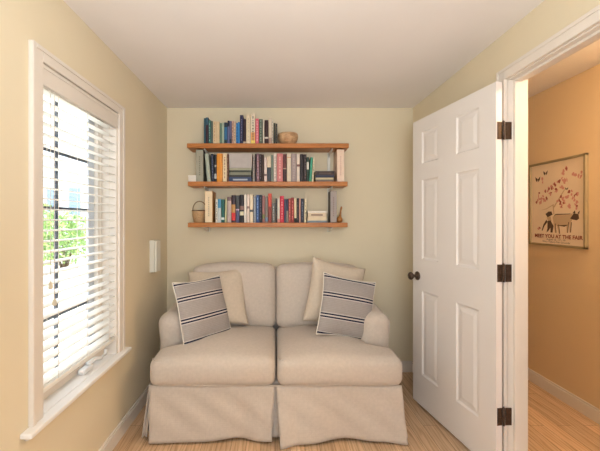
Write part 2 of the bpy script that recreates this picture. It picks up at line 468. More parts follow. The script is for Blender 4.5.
for i, xx in enumerate((-12.3, -11.0, -9.9)):
    wn = MB().box(xx-0.36, xx+0.36, 16.93, 17.0, 1.5, 3.0).build('window_frame', M_trim, hs, HS)
    MB().box(xx-0.28, xx+0.28, 16.9, 16.94, 1.58, 2.92).build('pane', mat('dark_pane', (140, 156, 178), 0.2), wn, HS)

# ------------------------------------------------------------------ door frame (trim) and open door
tr = MB()
JX0, JX1 = XR-0.018, XRO+0.015
tr.box(JX0+0.018, XRO, DY1-0.02, DY1, 0, DZ)            # hinge-side jamb
tr.box(JX0+0.018, XRO, DY0, DY0+0.02, 0, DZ)
tr.box(JX0+0.018, XRO, DY0+0.02, DY1-0.02, DZ-0.02, DZ)
tr.box(1.222, 1.250, DY1-0.036, DY1-0.02, 0, DZ-0.02)      # stop
tr.box(1.222, 1.255, DY0+0.02, DY0+0.032, 0, DZ-0.02)
tr.box(1.222, 1.255, DY0+0.032, DY1-0.032, DZ-0.032, DZ-0.02)
trim = struct('trim_1', tr, M_trim, 'white painted jamb and stop lining the doorway', 'door frame', bevel=0.0015)
cs = MB()
for (xa, xb, xc) in ((JX0, XR, -1), (XRO, JX1, 1)):
    cs.box(xa, xb, DY1-0.014, DY1+0.045, 0, DZ+0.043)
    cs.box(xa, xb, DY0-0.045, DY0+0.014, 0, DZ+0.043)
    cs.box(xa, xb, DY0+0.014, DY1-0.014, DZ-0.014, DZ+0.043)
    e0, e1 = (xa-0.005, xa) if xc < 0 else (xb, xb+0.005)
    cs.box(e0, e1, DY1+0.028, DY1+0.045, 0, DZ+0.043)
    cs.box(e0, e1, DY0-0.045, DY0-0.028, 0, DZ+0.043)
    cs.box(e0, e1, DY0-0.028, DY1+0.028, DZ+0.026, DZ+0.043)
struct('trim_2', cs, M_trim, 'white painted casing around the doorway', 'door casing', bevel=0.003)

DW, DT, DH0, DH1 = 0.7585, 0.035, 0.016, 2.028
door = thing('door_1', 'white six-panel door standing open against the right wall', 'door', (1.131, 1.759, 0), math.atan2(0.986, -0.166), kind='structure')
slab = MB()
cols_ = [(0.145, 0.385), (0.605, 0.845)]
rows_ = [(0.235, 0.825), (1.045, 1.60), (1.71, 1.935)]
def db(x0, x1, z0, z1, ya=-DT, yb=0.0): slab.box(x0, x1, ya, yb, z0, z1)
xs = [0] + [c*DW for cc in [(1-b, 1-a) for (a, b) in reversed(cols_)] for c in cc] + [DW]
# stiles
db(0, xs[1], DH0, DH1); db(xs[2], xs[3], DH0, DH1); db(xs[4], DW, DH0, DH1)
for (a, b) in ((xs[1], xs[2]), (xs[3], xs[4])):
    zz = DH0
    for (z0, z1) in rows_:
        db(a, b, zz, z0); zz = z1
    db(a, b, zz, DH1)
    for (z0, z1) in rows_:
        db(a, b, z0, z1, -DT+0.008, -0.008)
        for sgn in (0, 1):      # sloping moulding and raised field on both faces
            yo = 0.0 if sgn else -DT
            yi = -0.008 if sgn else -DT+0.008
            yf = -0.003 if sgn else -DT+0.003
            def ring(d, y): return [(a+d, y, z0+d), (b-d, y, z0+d), (b-d, y, z1-d), (a+d, y, z1-d)]
            R = [ring(0.0, yo), ring(0.010, yi+(0.0004 if sgn else -0.0004)), ring(0.022, yi+(0.0004 if sgn else -0.0004)), ring(0.045, yf)]
            for q in range(3):
                vs = R[q]+R[q+1]
                slab.add(vs, [(k, (k+1) % 4, 4+(k+1) % 4, 4+k) for k in range(4)])
            slab.add(R[3], [(0, 1, 2, 3)])
so = slab.build('slab', M_door, door)
# knobs
def knob(sgn):
    kx, kz = DW-0.06, 0.921
    yb = 0.0 if sgn > 0 else -DT
    M = Matrix.Rotation(-PI/2*sgn, 4, 'X')
    mb = MB().lathe([(0.001, 0), (0.031, 0), (0.031, 0.006), (0.026, 0.010), (0.011, 0.013), (0.010, 0.032), (0.020, 0.040), (0.027, 0.050), (0.027, 0.058), (0.020, 0.066), (0.001, 0.069)], (kx, yb, kz), 24, M=M)
    o = mb.build('door_knob', M_bronze, door); o['label'] = 'dark bronze round knob'
knob(1); knob(-1)
MB().box(DW, DW+0.001, -0.029, -0.006, 0.89, 0.95).build('latch_plate', M_bronze, door)
for hz in (1.777, 1.044, 0.307):
    hb = MB()
    hb.box(-0.0025, 0.0, -0.034, -0.006, hz-0.045, hz+0.045)       # leaf on the door edge
    hg = hb.build('hinge', M_bronze, door, bevel=0.0008); hg['label'] = 'dark bronze hinge'
    kb = MB().tube([(-0.004, -0.041, hz-0.046), (-0.004, -0.041, hz+0.046)], 0.0055, 12)
    kb.tube([(-0.004, -0.041, hz+0.046), (-0.004, -0.041, hz+0.052)], [0.0045, 0.002], 12)
    for dz in (-0.03, -0.015, 0.015, 0.03):
        hb2 = None
    kb.build('hinge_knuckle', M_bronze, hg)
    sb = MB()
    for dz in (-0.03, 0, 0.03):
        sb.lathe([(0.0005, 0), (0.0035, 0), (0.003, 0.001), (0.0005, 0.0012)], (-0.0025, -0.015-(0.006 if dz == 0 else 0), hz+dz), 10, M=Matrix.Rotation(-PI/2, 4, 'Y'))
    sb.build('screws', mat('screw_bronze', (90, 72, 60), 0.3, metal=0.8), hg)
    jl = MB().box(1.182, 1.214, DY1-0.0225, DY1-0.02, hz-0.045, hz+0.045)
    jl.build('hinge_leaf', M_bronze, trim, bevel=0.0008)

# ------------------------------------------------------------------ hall poster
PX = XH-0.002
py0, py1, pz0, pz1 = 2.298, 2.812, 1.122, 1.768
ps = thing('framed_poster', 'framed fair poster of a goat under pink blossoms on the hallway wall', 'poster', (PX, (py0+py1)/2, (pz0+pz1)/2))
PSH = (PX, (py0+py1)/2, (pz0+pz1)/2)
fr = MB(); fwid = 0.016
fr.box(PX-0.022, PX, py0, py1, pz0, pz0+fwid); fr.box(PX-0.022, PX, py0, py1, pz1-fwid, pz1)
fr.box(PX-0.022, PX, py0, py0+fwid, pz0, pz1); fr.box(PX-0.022, PX, py1-fwid, py1, pz0, pz1)
fr.build('frame', mat('silver_frame', (176, 158, 124), 0.4, 0.05, 30, metal=0.3), ps, PSH, bevel=0.002)
MB().box(PX-0.010, PX-0.004, py0+fwid, py1-fwid, pz0+fwid, pz1-fwid).build('paper', mat('poster_paper', (240, 220, 194), 0.8, 0.03, 9), ps, PSH)
# art: u 0..1 left to right (left = far = larger y), v 0..1 bottom to top
def art(u, v, dx=0.0): return (PX-0.0108-dx, py1-fwid-u*(py1-py0-2*fwid), pz0+fwid+v*(pz1-pz0-2*fwid))
def blob(mb, u, v, ru, rv, m=0, n=14, rot=0, dx=0.0, jag=0.0):
    vs = []
    for k in range(n):
        a = 2*PI*k/n; rr = 1+random.uniform(-jag, jag)
        du, dv = ru*math.cos(a)*rr, rv*math.sin(a)*rr*0.8
        vs.append(art(u+du*math.cos(rot)-dv*math.sin(rot), v+du*math.sin(rot)*0.8+dv*math.cos(rot), dx))
    mb.add(vs, [tuple(range(n))], m)
def poly(mb, pts, m=0, dx=0.0):
    mb.add([art(u, v, dx) for u, v in pts], [tuple(range(len(pts)))], m)
M_ink = mat('poster_ink', (92, 72, 60), 0.8); M_tan = mat('poster_tan', (206, 178, 144), 0.8)
M_pink = mat('poster_pink', (218, 156, 142), 0.8); M_rose = mat('poster_rose', (170, 96, 86), 0.8)
M_red = mat('poster_red', (150, 66, 44), 0.8)
an = MB()
# goat body, legs, head
poly(an, [(0.44,0.33),(0.50,0.36),(0.62,0.355),(0.74,0.36),(0.80,0.37),(0.80,0.30),(0.76,0.25),(0.66,0.225),(0.54,0.225),(0.46,0.25)], 1)
poly(an, [(0.76,0.31),(0.82,0.37),(0.90,0.36),(0.91,0.31),(0.87,0.29),(0.80,0.30)], 0, 0.0002)
poly(an, [(0.80,0.37),(0.84,0.405),(0.85,0.37)], 0, 0.0003); poly(an, [(0.88,0.37),(0.92,0.40),(0.91,0.36)], 0, 0.0003)
for (u0, u1, v0, v1) in ((0.48,0.50,0.25,0.14), (0.54,0.57,0.24,0.13), (0.72,0.71,0.27,0.145), (0.77,0.76,0.27,0.15)):
    poly(an, [(u0-0.025, v0), (u0+0.02, v0), (u1+0.012, v1), (u1-0.012, v1)], 1, 0.0001)
    poly(an, [(u0+0.008, v0), (u0+0.02, v0), (u1+0.014, v1), (u1, v1)], 0, 0.0002)
poly(an, [(0.50,0.23),(0.66,0.215),(0.74,0.24),(0.66,0.235)], 0, 0.0002)
poly(an, [(0.45,0.335),(0.50,0.368),(0.74,0.368),(0.78,0.375),(0.74,0.36),(0.50,0.355)], 0, 0.0002)
# second dark figure at left
poly(an, [(0.30,0.37),(0.36,0.40),(0.42,0.40),(0.44,0.36),(0.38,0.34),(0.34,0.33)], 0, 0.0003)
poly(an, [(0.32,0.33),(0.40,0.34),(0.42,0.28),(0.36,0.27)], 1, 0.0002)
poly(an, [(0.34,0.28),(0.40,0.29),(0.46,0.22),(0.44,0.14),(0.40,0.14),(0.40,0.20),(0.36,0.16),(0.32,0.14),(0.34,0.19)], 0, 0.0003)
poly(an, [(0.32,0.30),(0.26,0.24),(0.22,0.16),(0.24,0.16),(0.28,0.22),(0.34,0.27)], 0, 0.0003)
# branches
for pts in ([(0.20,0.42),(0.32,0.43),(0.44,0.47),(0.46,0.36),(0.475,0.36),(0.46,0.49),(0.32,0.44)], [(0.46,0.46),(0.56,0.56),(0.66,0.66),(0.67,0.65),(0.57,0.545),(0.47,0.44)]):
    poly(an, pts, 1, 0.0001)
an.build('animals', [M_ink, M_tan], ps, PSH)
bs = MB()
spots = [(0.20,0.52),(0.14,0.55),(0.24,0.58),(0.18,0.62),(0.30,0.64),(0.36,0.68),(0.42,0.70),(0.40,0.62),(0.48,0.74),(0.56,0.76),(0.64,0.78),(0.52,0.66),(0.60,0.70),(0.68,0.74),(0.56,0.52),(0.62,0.55),(0.66,0.50),(0.60,0.47),(0.70,0.56),(0.76,0.60),(0.82,0.55),(0.86,0.50),(0.88,0.58),(0.84,0.82),(0.92,0.80),(0.68,0.90),(0.66,0.86),(0.30,0.55),(0.72,0.47),(0.88,0.45),(0.16,0.20),(0.22,0.80)]
for (u, v) in spots:
    for k in range(3):
        blob(bs, u+random.uniform(-0.03, 0.03), v+random.uniform(-0.025, 0.025), random.uniform(0.016, 0.034), random.uniform(0.012, 0.026), 0 if random.random() < 0.72 else 1, 9, random.random()*3, 0.0001*(k+1), 0.3)
bs.build('blossoms', [M_pink, M_rose], ps, PSH)
for (u, v, s_) in ((0.14, 0.82, 1.2), (0.30, 0.885, 1.0), (0.70, 0.66, 0.6)):
    bf = MB()
    poly(bf, [(u, v), (u-0.045*s_, v+0.03*s_), (u-0.04*s_, v-0.005*s_), (u-0.015*s_, v-0.03*s_)]); poly(bf, [(u, v), (u+0.045*s_, v+0.03*s_), (u+0.035*s_, v-0.005*s_), (u+0.01*s_, v-0.03*s_)])
    bf.build('butterfly', M_ink, ps, PSH)
def text_part(body, size, u, v, m, parent, wid=None, name='lettering', bold=0.0):
    cu = bpy.data.curves.new('txt', 'FONT'); cu.body = body; cu.size = size; cu.align_x = 'CENTER'; cu.align_y = 'CENTER'; cu.offset = bold
    tmp = bpy.data.objects.new('txt', cu); COL.objects.link(tmp)
    dg = bpy.context.evaluated_depsgraph_get(); dg.update()
    me = bpy.data.meshes.new_from_object(tmp.evaluated_get(dg))
    bpy.data.objects.remove(tmp)
    xsx = [vv.co.x for vv in me.vertices]; k = wid/(max(xsx)-min(xsx)) if wid else 1
    c = Vector(art(u, v, 0.0006))-Vector(PSH)
    for vv in me.vertices:
        x, y = vv.co.x*k, vv.co.y
        vv.co = (c.x, c.y-x, c.z+y)
    me.materials.clear(); me.materials.append(m)
    o = bpy.data.objects.new(name, me); COL.objects.link(o); o.parent = parent; return o
text_part('MEET YOU AT THE FAIR', 0.038, 0.52, 0.092, M_red, ps, 0.43, 'title_lettering', 0.0012)
text_part('August 16 - 17 - 18', 0.018, 0.50, 0.054, M_ink, ps, 0.17, 'date_lettering')
text_part('West Tisbury Fair Grounds', 0.018, 0.50, 0.025, M_ink, ps, 0.25, 'place_lettering')

# ------------------------------------------------------------------ wall box on left wall
wb = thing('wall_box', 'small white rectangular box fixed to the left wall beside the corner', 'wall box', (XL, 2.62, 0.92))
WBS = (XL, 2.62, 0.92)
MB().box(XL, XL+0.034, 2.572, 2.668, 0.925, 1.165).build('housing', mat('white_plastic', (228, 224, 212), 0.4), wb, WBS, bevel=0.003)
MB().box(XL+0.036, XL+0.052, 2.575, 2.665, 0.928, 1.162).build('cover', mat('white_plastic', (228, 224, 212), 0.4), wb, WBS, bevel=0.003)

# ------------------------------------------------------------------ ceiling lamp (just above the frame)
lp = thing('ceiling_lamp', 'round frosted flush ceiling lamp just above the camera view', 'ceiling lamp', (-0.10, 1.22, ZC))
LS = (-0.10, 1.22, ZC)
MB().lathe([(0.001, -0.022), (0.125, -0.022), (0.13, -0.012), (0.13, 0)], LS, 40).build('base', M_trim, lp, LS)
MB().lathe([(0.001, -0.085), (0.05, -0.08), (0.09, -0.062), (0.115, -0.035), (0.118, -0.022), (0.001, -0.0215)], LS, 40).build('glass_shade', emis('warm_frosted_glass', (1.0, 0.90, 0.78), 7), lp, LS)
hl = thing('ceiling_lamp', 'round frosted ceiling lamp in the hallway, outside the view', 'ceiling lamp', (1.93, 1.46, ZH))
HLS = (1.93, 1.46, ZH)
MB().lathe([(0.001, -0.022), (0.125, -0.022), (0.13, -0.012), (0.13, 0)], HLS, 32).build('base', M_trim, hl, HLS)
MB().lathe([(0.001, -0.085), (0.05, -0.08), (0.09, -0.062), (0.115, -0.035), (0.118, -0.022), (0.001, -0.0215)], HLS, 32).build('glass_shade', emis('amber_frosted_glass', (1.0, 0.78, 0.52), 105), hl, HLS)

# ------------------------------------------------------------------ sofa
SO = (-0.009, 2.50, 0)
sofa = thing('sofa', 'oatmeal linen slipcovered two-seat sofa against the back wall', 'sofa', SO)
YF = 2.055
def wob(p, s=1.0, a=0.004):
    return a*(math.sin(p[0]*11*s+p[2]*7)+math.sin(p[1]*9*s+p[0]*5+1.3)+math.sin(p[2]*13*s+p[1]*6+0.5))/2
bs_ = MB().box(-0.745, 0.732, YF+0.03, 2.93, 0.04, 0.335); bs_.build('base', M_sofa, sofa, SO, bevel=0.02)
for x, y in ((-0.70, 2.13), (0.69, 2.13), (-0.70, 2.88), (0.69, 2.88)):
    MB().lathe([(0.02, 0), (0.026, 0.005), (0.03, 0.045), (0.001, 0.046)], (x, y, 0.0), 14).build('foot', mat('dark_wood_foot', (70, 48, 34), 0.5), sofa, SO)
# backrest frame
def bk(p, q):
    z = p.z; p = p.copy()
    p.y += 0.10*(z+0.31)/0.62 - 0.05
    p += Vector((0, wob(p, 1, 0.004), wob((p.x, p.y, 0), 1, 0.006)))
    return p+Vector((-0.009, 2.865, 0.61))
MB().rbox(0.660, 0.060, 0.310, 0.055, bk, nx=30, ny=6, nz=14).build('back_frame', M_sofa, sofa, SO)
# arms
for sgn in (-1, 1):
    def am(p, q, sgn=sgn):
        p = p.copy()
        t = max(0, q[2])
        p.x += sgn*0.010*t
        p.z += -0.02*abs(q[0])*t + 0.015*q[1]*t
        w_ = wob(p, 1.6, 0.0045); p.x += w_*sgn; p.z += w_*0.6
        return p+Vector((-0.009+sgn*0.678, 2.575, 0.500))
    MB().rbox(0.098, 0.315, 0.215, 0.075, am, nx=12, ny=22, nz=14).build('arm', M_sofa, sofa, SO)
    # soft tuck folds on the inner arm of the slipcover
# seat cushions (T shaped: wider in front of the arms)
for sgn in (-1, 1):
    hw = 0.377; cx = sgn*0.381+0.004
    def sf(p, q, sgn=sgn, cx=cx):
        p = p.copy()
        u, v, t = q
        # crown
        k = (1-u*u)*(1-v*v)
        p.z += (0.055*k if t > 0 else -0.004*k)
        # front softness: belly out
        if v < -0.5: p.y -= 0.012*(1-u*u)*(1-t*t)
        # T notch on the outer side behind the arm fronts
        yy = p.y
        s_ = min(1, max(0, (yy+0.18)/0.05)); s_ = s_*s_*(3-2*s_)
        outer = sgn*u
        if outer > 0: p.x -= sgn*outer*0.150*s_
        # droop of the outer corners in front
        if v < 0: p.z -= 0.010*(u*u)*(v*v)*max(0, t)
        w_ = wob(p+Vector((sgn*0.7, 0, 0)), 1.2, 0.0035)
        p.z += w_*(1 if t > 0 else 0.3); p.y += w_*0.6
        return p+Vector((cx, 2.360, 0.412))
    c = MB().rbox(hw, 0.340, 0.086, 0.050, sf, nx=34, ny=28, nz=10).build('seat_cushion', M_sofa, sofa, SO)
    # piping along lower and upper front seams
    for (zz, ins) in ((0.342, 0.006), (0.476, 0.010)):
        pts = []
        for i in range(25):
            u = -1+2*i/24
            x = cx+u*(hw-0.012); y = 2.030+ins-0.006*(1-u*u)+0.030*max(0, abs(u)-0.94)/0.06
            pts.append((x, y, zz+0.003*math.sin(u*5+sgn)-0.004*(1-u*u)+0.004))
        MB().tube(pts, 0.0045, 8).build('piping', M_sofa, c, SO)
# back cushions
for sgn in (-1, 1):
    def bf_(p, q, sgn=sgn):
        p = p.copy(); u, v, t = q
        k = (1-u*u)*(1-t*t)
        if v < 0: p.y -= 0.045*k
        p.z += -0.016*(u*u)*max(0, t) + (0.006*(1-u*u) if t > 0 else 0)
        if sgn*u > 0: p.z -= 0.016*(sgn*u)**3*max(0, t)
        w_ = wob(p+Vector((sgn*0.4, 0.2, 0)), 1.4, 0.0045); p.y += w_; p.z += w_*0.5
        a = math.radians(-13)
        y, z = p.y, p.z
        p.y = y*math.cos(a)-z*math.sin(a); p.z = y*math.sin(a)+z*math.cos(a)
        cxx = (-0.3275 if sgn < 0 else 0.334)
        return p+Vector((cxx, 2.715, 0.730))
    MB().rbox(0.330, 0.085, 0.250, 0.060, bf_, nx=28, ny=10, nz=24).build('back_cushion', M_sofa, sofa, SO)
# skirts
def skirt(name, x_top0, x_top1, x_bot0, x_bot1, yt, yb, zt, hem, wav, n=48, m=16, ph=0.0, fold=None):
    mb = MB(); vs = []; fs = []
    for j in range(m+1):
        t = j/m
        for i in range(n+1):
            s_ = i/n
            x = (x_top0+(x_top1-x_top0)*s_)*(1-t)+(x_bot0+(x_bot1-x_bot0)*s_)*t
            hz = hem(s_)
            z = zt*(1-t)+hz*t
            y = yt(s_)*(1-t)+yb(s_)*t
            y += wav*t*(math.sin(s_*9+ph)+0.6*math.sin(s_*17+ph*2+1)) + wav*0.35*math.sin(s_*23+t*5+ph)*(t*(1-t))*3
            # diagonal drag folds
            y -= 0.0055*math.sin((s_*1.5-t*0.8)*14+ph)*math.sin(PI*t)*0.8
            vs.append((x, y, z))
    for j in range(m):
        for i in range(n):
            a = j*(n+1)+i
            fs.append((a, a+n+1, a+n+2, a+1))
    mb.add(vs, fs, 0, True)
    return mb.build(name, M_sofa, sofa, SO, solid=0.005)
def lerp_pts(pts):
    def f(s):
        for (a, b), (c, d) in zip(pts, pts[1:]):
            if s <= c:
                k = (s-a)/(c-a); k = k*k*(3-2*k); return b+(d-b)*k
        return pts[-1][1]
    return f
# left front panel
skirt('skirt_panel', -0.752, -0.006, -0.742, -0.022, lambda s: YF-0.012, lerp_pts([(0, 2.005), (0.3, 2.015), (0.75, 2.04), (0.9, 2.02), (1, 2.015)]), 0.330,
      lerp_pts([(0, 0.008), (0.35, 0.012), (0.72, 0.022), (0.93, 0.012), (1, 0.016)]), 0.004, ph=0.4)
skirt('skirt_panel', 0.006, 0.752, 0.028, 0.772, lambda s: YF-0.012, lerp_pts([(0, 1.965), (0.15, 1.995), (0.5, 2.035), (0.8, 2.015), (1, 2.005)]), 0.330,
      lerp_pts([(0, 0.003), (0.2, 0.012), (0.5, 0.024), (0.78, 0.015), (1, 0.006)]), 0.004, ph=2.1)
# centre pleat insert
skirt('skirt_pleat', -0.045, 0.050, -0.060, 0.062, lambda s: YF+0.006, lambda s: 2.05, 0.326, lambda s: 0.022, 0.002, n=14, ph=1.0)
# side skirts (run back along Y) with a corner fold
for sgn in (-1, 1):
    mb = MB(); vs = []; fs = []; n, m = 40, 12
    for j in range(m+1):
        t = j/m
        for i in range(n+1):
            s_ = i/n
            y = 2.055+(2.925-2.055)*s_
            x = sgn*(0.747+0.032*t*(1-0.5*s_)+0.006*t*math.sin(s_*22+1))-0.009*(1-t*0.5)
            z = 0.33*(1-t)+t*(0.012+0.014*math.sin(s_*7)**2)
            if s_ < 0.10: y += 0.0; x += sgn*0.012*t*(1-s_/0.10)
            vs.append((x, y, z))
    for j in range(m):
        for i in range(n):
            a = j*(n+1)+i
            fs.append((a, a+1, a+n+2, a+n+1) if sgn > 0 else (a, a+n+1, a+n+2, a+1))
    mb.add(vs, fs, 0, True); mb.build('skirt_side', M_sofa, sofa, SO, solid=0.005)
    # corner pleat tongue
    mb = MB(); vs = []; fs = []
    for j in range(m+1):
        t = j/m
        for i in range(9):
            s_ = i/8
            x = sgn*(0.738+0.018*t+(0.030*t)*s_)-0.008
            y = 2.065+0.03*s_-0.03*t
            vs.append((x, y, 0.325*(1-t)+t*0.03))
    for j in range(m):
        for i in range(8):
            a = j*9+i; fs.append((a, a+9, a+10, a+1))
    mb.add(vs, fs, 0, True); mb.build('skirt_pleat', M_sofa, sofa, SO, solid=0.004)
# band of slipcover between cushions and skirt, with seam piping
MB().tube([(-0.752, YF-0.010, 0.330), (-0.4, YF-0.014, 0.329), (0.0, YF-0.012, 0.330), (0.4, YF-0.014, 0.329), (0.752, YF-0.010, 0.330)], 0.0045, 8).build('piping', M_sofa, sofa, SO)

# ------------------------------------------------------------------ throw pillows
def pillow(name, w, h, T, loc, xa, up, label, cat, mats, stripes=None, group=None, seed=0, piping=None):
    # xa: width direction, up: height direction (world vectors); front normal = xa x up reversed toward camera
    xa = Vector(xa).normalized(); up = Vector(up); up = (up-xa*up.dot(xa)).normalized(); nn = xa.cross(up)
    N = 44; mb = MB(); rnd = random.Random(seed); ph = rnd.random()*6
    idx = {}; vs = []; fs = []; mi = []
    def prof(u, v):
        k = max(0, (1-u**4)*(1-v**4)); return T*(k**0.55)*(0.62+0.38*(1-u*u)*(1-v*v))
    for side in (1, -1):
        for i in range(N+1):
            for j in range(N+1):
                u, v = -1+2*i/N, -1+2*j/N
                edge = i in (0, N) or j in (0, N)
                key = (i, j) if edge else (i, j, side)
                if key in idx: continue
                pu = 1-0.085*(1-v*v)*abs(u)**3; pv = 1-0.085*(1-u*u)*abs(v)**3
                x = u*w/2*pu; y = v*h/2*pv
                z = side*prof(u, v)
                z += 0.005*math.sin(u*5+ph)*math.sin(v*4+ph)*(1-u*u*v*v)
                # bend the corners a little
                z += 0.018*(u*u*v*v)*math.sin(ph+u*2)
                idx[key] = len(vs); vs.append((x, y, z))
    def K(i, j, side): return idx[(i, j)] if (i in (0, N) or j in (0, N)) else idx[(i, j, side)]
    for side in (1, -1):
        for i in range(N):
            for j in range(N):
                f = (K(i, j, side), K(i+1, j, side), K(i+1, j+1, side), K(i, j+1, side))
                mb.f.append(f if side > 0 else f[::-1]); mb.sm.append(True); mb.mi.append(0)
    mb.v = vs
    ob = mb.build(name, mats)
    R = Matrix((xa, up, nn)).transposed()
    ob.matrix_world = Matrix.Translation(loc) @ R.to_4x4()
    tag(ob, label, cat, group)
    if piping:
        pts = []
        def rim(u, v):
            i = int(round((u+1)*N/2)); j = int(round((v+1)*N/2)); return vs[idx[(i, j)]]
        seq = [(-1+2*k/N, -1) for k in range(N)]+[(1, -1+2*k/N) for k in range(N)]+[(1-2*k/N, 1) for k in range(N)]+[(-1, 1-2*k/N) for k in range(N)]
        pts = [rim(*s) for s in seq]; pts.append(pts[0])
        MB().tube(pts, 0.0035, 8, caps=False).build('piping', piping, ob)
    return ob

def stripe_mat(name, levels):
    # ticking fabric: fine pinstripes with bands of paired navy lines edged in white, at the given heights
    m = linen(name, (164, 155, 150), 500)
    nt = m.node_tree; b = nt.nodes['Principled BSDF']
    tc = nt.nodes.new('ShaderNodeTexCoord'); sx = nt.nodes.new('ShaderNodeSeparateXYZ')
    nt.links.new(tc.outputs['Object'], sx.inputs[0]); Y = sx.outputs['Y']
    def math_(op, a, b_=None):
        n = nt.nodes.new('ShaderNodeMath'); n.operation = op
        for k, x in enumerate((a, b_)):
            if x is None: continue
            if isinstance(x, (int, float)): n.inputs[k].default_value = x
            else: nt.links.new(x, n.inputs[k])
        return n.outputs[0]
    navy = None; white = None
    for L in levels:
        d = math_('ABSOLUTE', math_('SUBTRACT', Y, L))
        wv = math_('LESS_THAN', d, 0.0195)
        d2 = math_('ABSOLUTE', math_('SUBTRACT', d, 0.0095))
        nv = math_('LESS_THAN', d2, 0.0052)
        navy = nv if navy is None else math_('MAXIMUM', navy, nv)
        white = wv if white is None else math_('MAXIMUM', white, wv)
    pin = math_('LESS_THAN', math_('FRACT', math_('MULTIPLY', Y, 90)), 0.22)
    base = b.inputs['Base Color'].links[0].from_socket
    def mixc(fac, a, col, k=1.0):
        mx = nt.nodes.new('ShaderNodeMix'); mx.data_type = 'RGBA'
        nt.links.new(math_('MULTIPLY', fac, k), mx.inputs[0]); nt.links.new(a, mx.inputs[6]); mx.inputs[7].default_value = (*lin(col), 1)
        return mx.outputs[2]
    c = mixc(pin, base, (138, 128, 125), 0.35)
    c = mixc(white, c, (214, 204, 196), 0.8)
    c = mixc(navy, c, (34, 36, 58))
    nt.links.new(c, b.inputs['Base Color'])
    return m

pillow('throw_pillow', 0.44, 0.44, 0.080, (-0.436, 2.572, 0.740), (0.98, 0.12, 0.06), (-0.20, 0.45, 0.87), 'plain beige throw pillow leaning at the left of the sofa behind a striped pillow', 'pillow', M_pillow, seed=3)
pillow('throw_pillow', 0.43, 0.47, 0.080, (0.440, 2.530, 0.775), (0.93, 0.12, -0.22), (0.22, 0.27, 0.95), 'plain beige throw pillow leaning at the right of the sofa behind a striped pillow', 'pillow', M_pillow, seed=5)
pillow('striped_pillow', 0.39, 0.43, 0.060, (-0.492, 2.345, 0.706), (0.70, 0.66, 0.04), (-0.24, 0.19, 0.95), 'grey throw pillow with navy stripes, tilted on the left seat cushion', 'pillow', stripe_mat('grey_navy_ticking_left', (0.205, 0.095, -0.045, -0.185)), seed=9, piping=M_white_cloth)
pillow('striped_pillow', 0.40, 0.41, 0.062, (0.490, 2.345, 0.722), (0.96, 0.14, -0.20), (0.16, 0.26, 0.94), 'grey throw pillow with navy stripes, tilted on the right seat cushion', 'pillow', stripe_mat('grey_navy_ticking_right', (0.19, 0.062, -0.075, -0.20)), seed=12, piping=M_white_cloth)

# ------------------------------------------------------------------ wall shelves
SY = 2.80
shelves = {}
for key, xa, xb, zt, lab in (('top', -0.719, 0.596, 1.9415, 'orange-stained wooden wall shelf, topmost of three, under the turned bowl'),
                             ('middle', -0.711, 0.586, 1.6315, 'orange-stained wooden wall shelf, middle of three'),
                             ('bottom', -0.711, 0.586, 1.2975, 'orange-stained wooden wall shelf, lowest of three, under the basket')):
    o = MB().box(xa, xb, SY-0.02, YB-0.011, zt-0.037, zt).build('wall_shelf', M_shelf, None, ((xa+xb)/2, 2.9, zt-0.037), bevel=0.004)
    tag(o, lab, 'shelf', 'wall shelves above the sofa')
    shelves[key] = zt
for xx, lab in ((-0.581, 'white metal shelf standard on the back wall, left end of the shelves'), (0.463, 'white metal shelf standard on the back wall, right end of the shelves')):
    st = thing('shelf_standard', lab, 'shelf bracket', (xx, YB, 1.22), group='shelf standards on the back wall')
    S = (xx, YB, 1.22)
    mb = MB().box(xx-0.012, xx-0.007, YB-0.010, YB, 1.215, 1.90); mb.box(xx+0.007, xx+0.012, YB-0.010, YB, 1.215, 1.90); mb.box(xx-0.012, xx+0.012, YB-0.003, YB, 1.215, 1.90)
    M_std = mat('white_enamel', (232, 228, 218), 0.4)
    mb.build('upright', M_std, st, S)
    for zt in (1.9415, 1.6315, 1.2975):
        z1 = zt-0.0375
        a = MB(); vs = []
        for x in (xx-0.003, xx+0.003):
            vs += [(x, YB-0.010, z1), (x, SY+0.0, z1), (x, SY+0.0, z1-0.010), (x, YB-0.010, z1-0.045)]
        a.add(vs, [(0, 1, 2, 3), (7, 6, 5, 4), (0, 4, 5, 1), (1, 5, 6, 2), (2, 6, 7, 3), (3, 7, 4, 0)])
        a.build('bracket_arm', M_std, st, S)

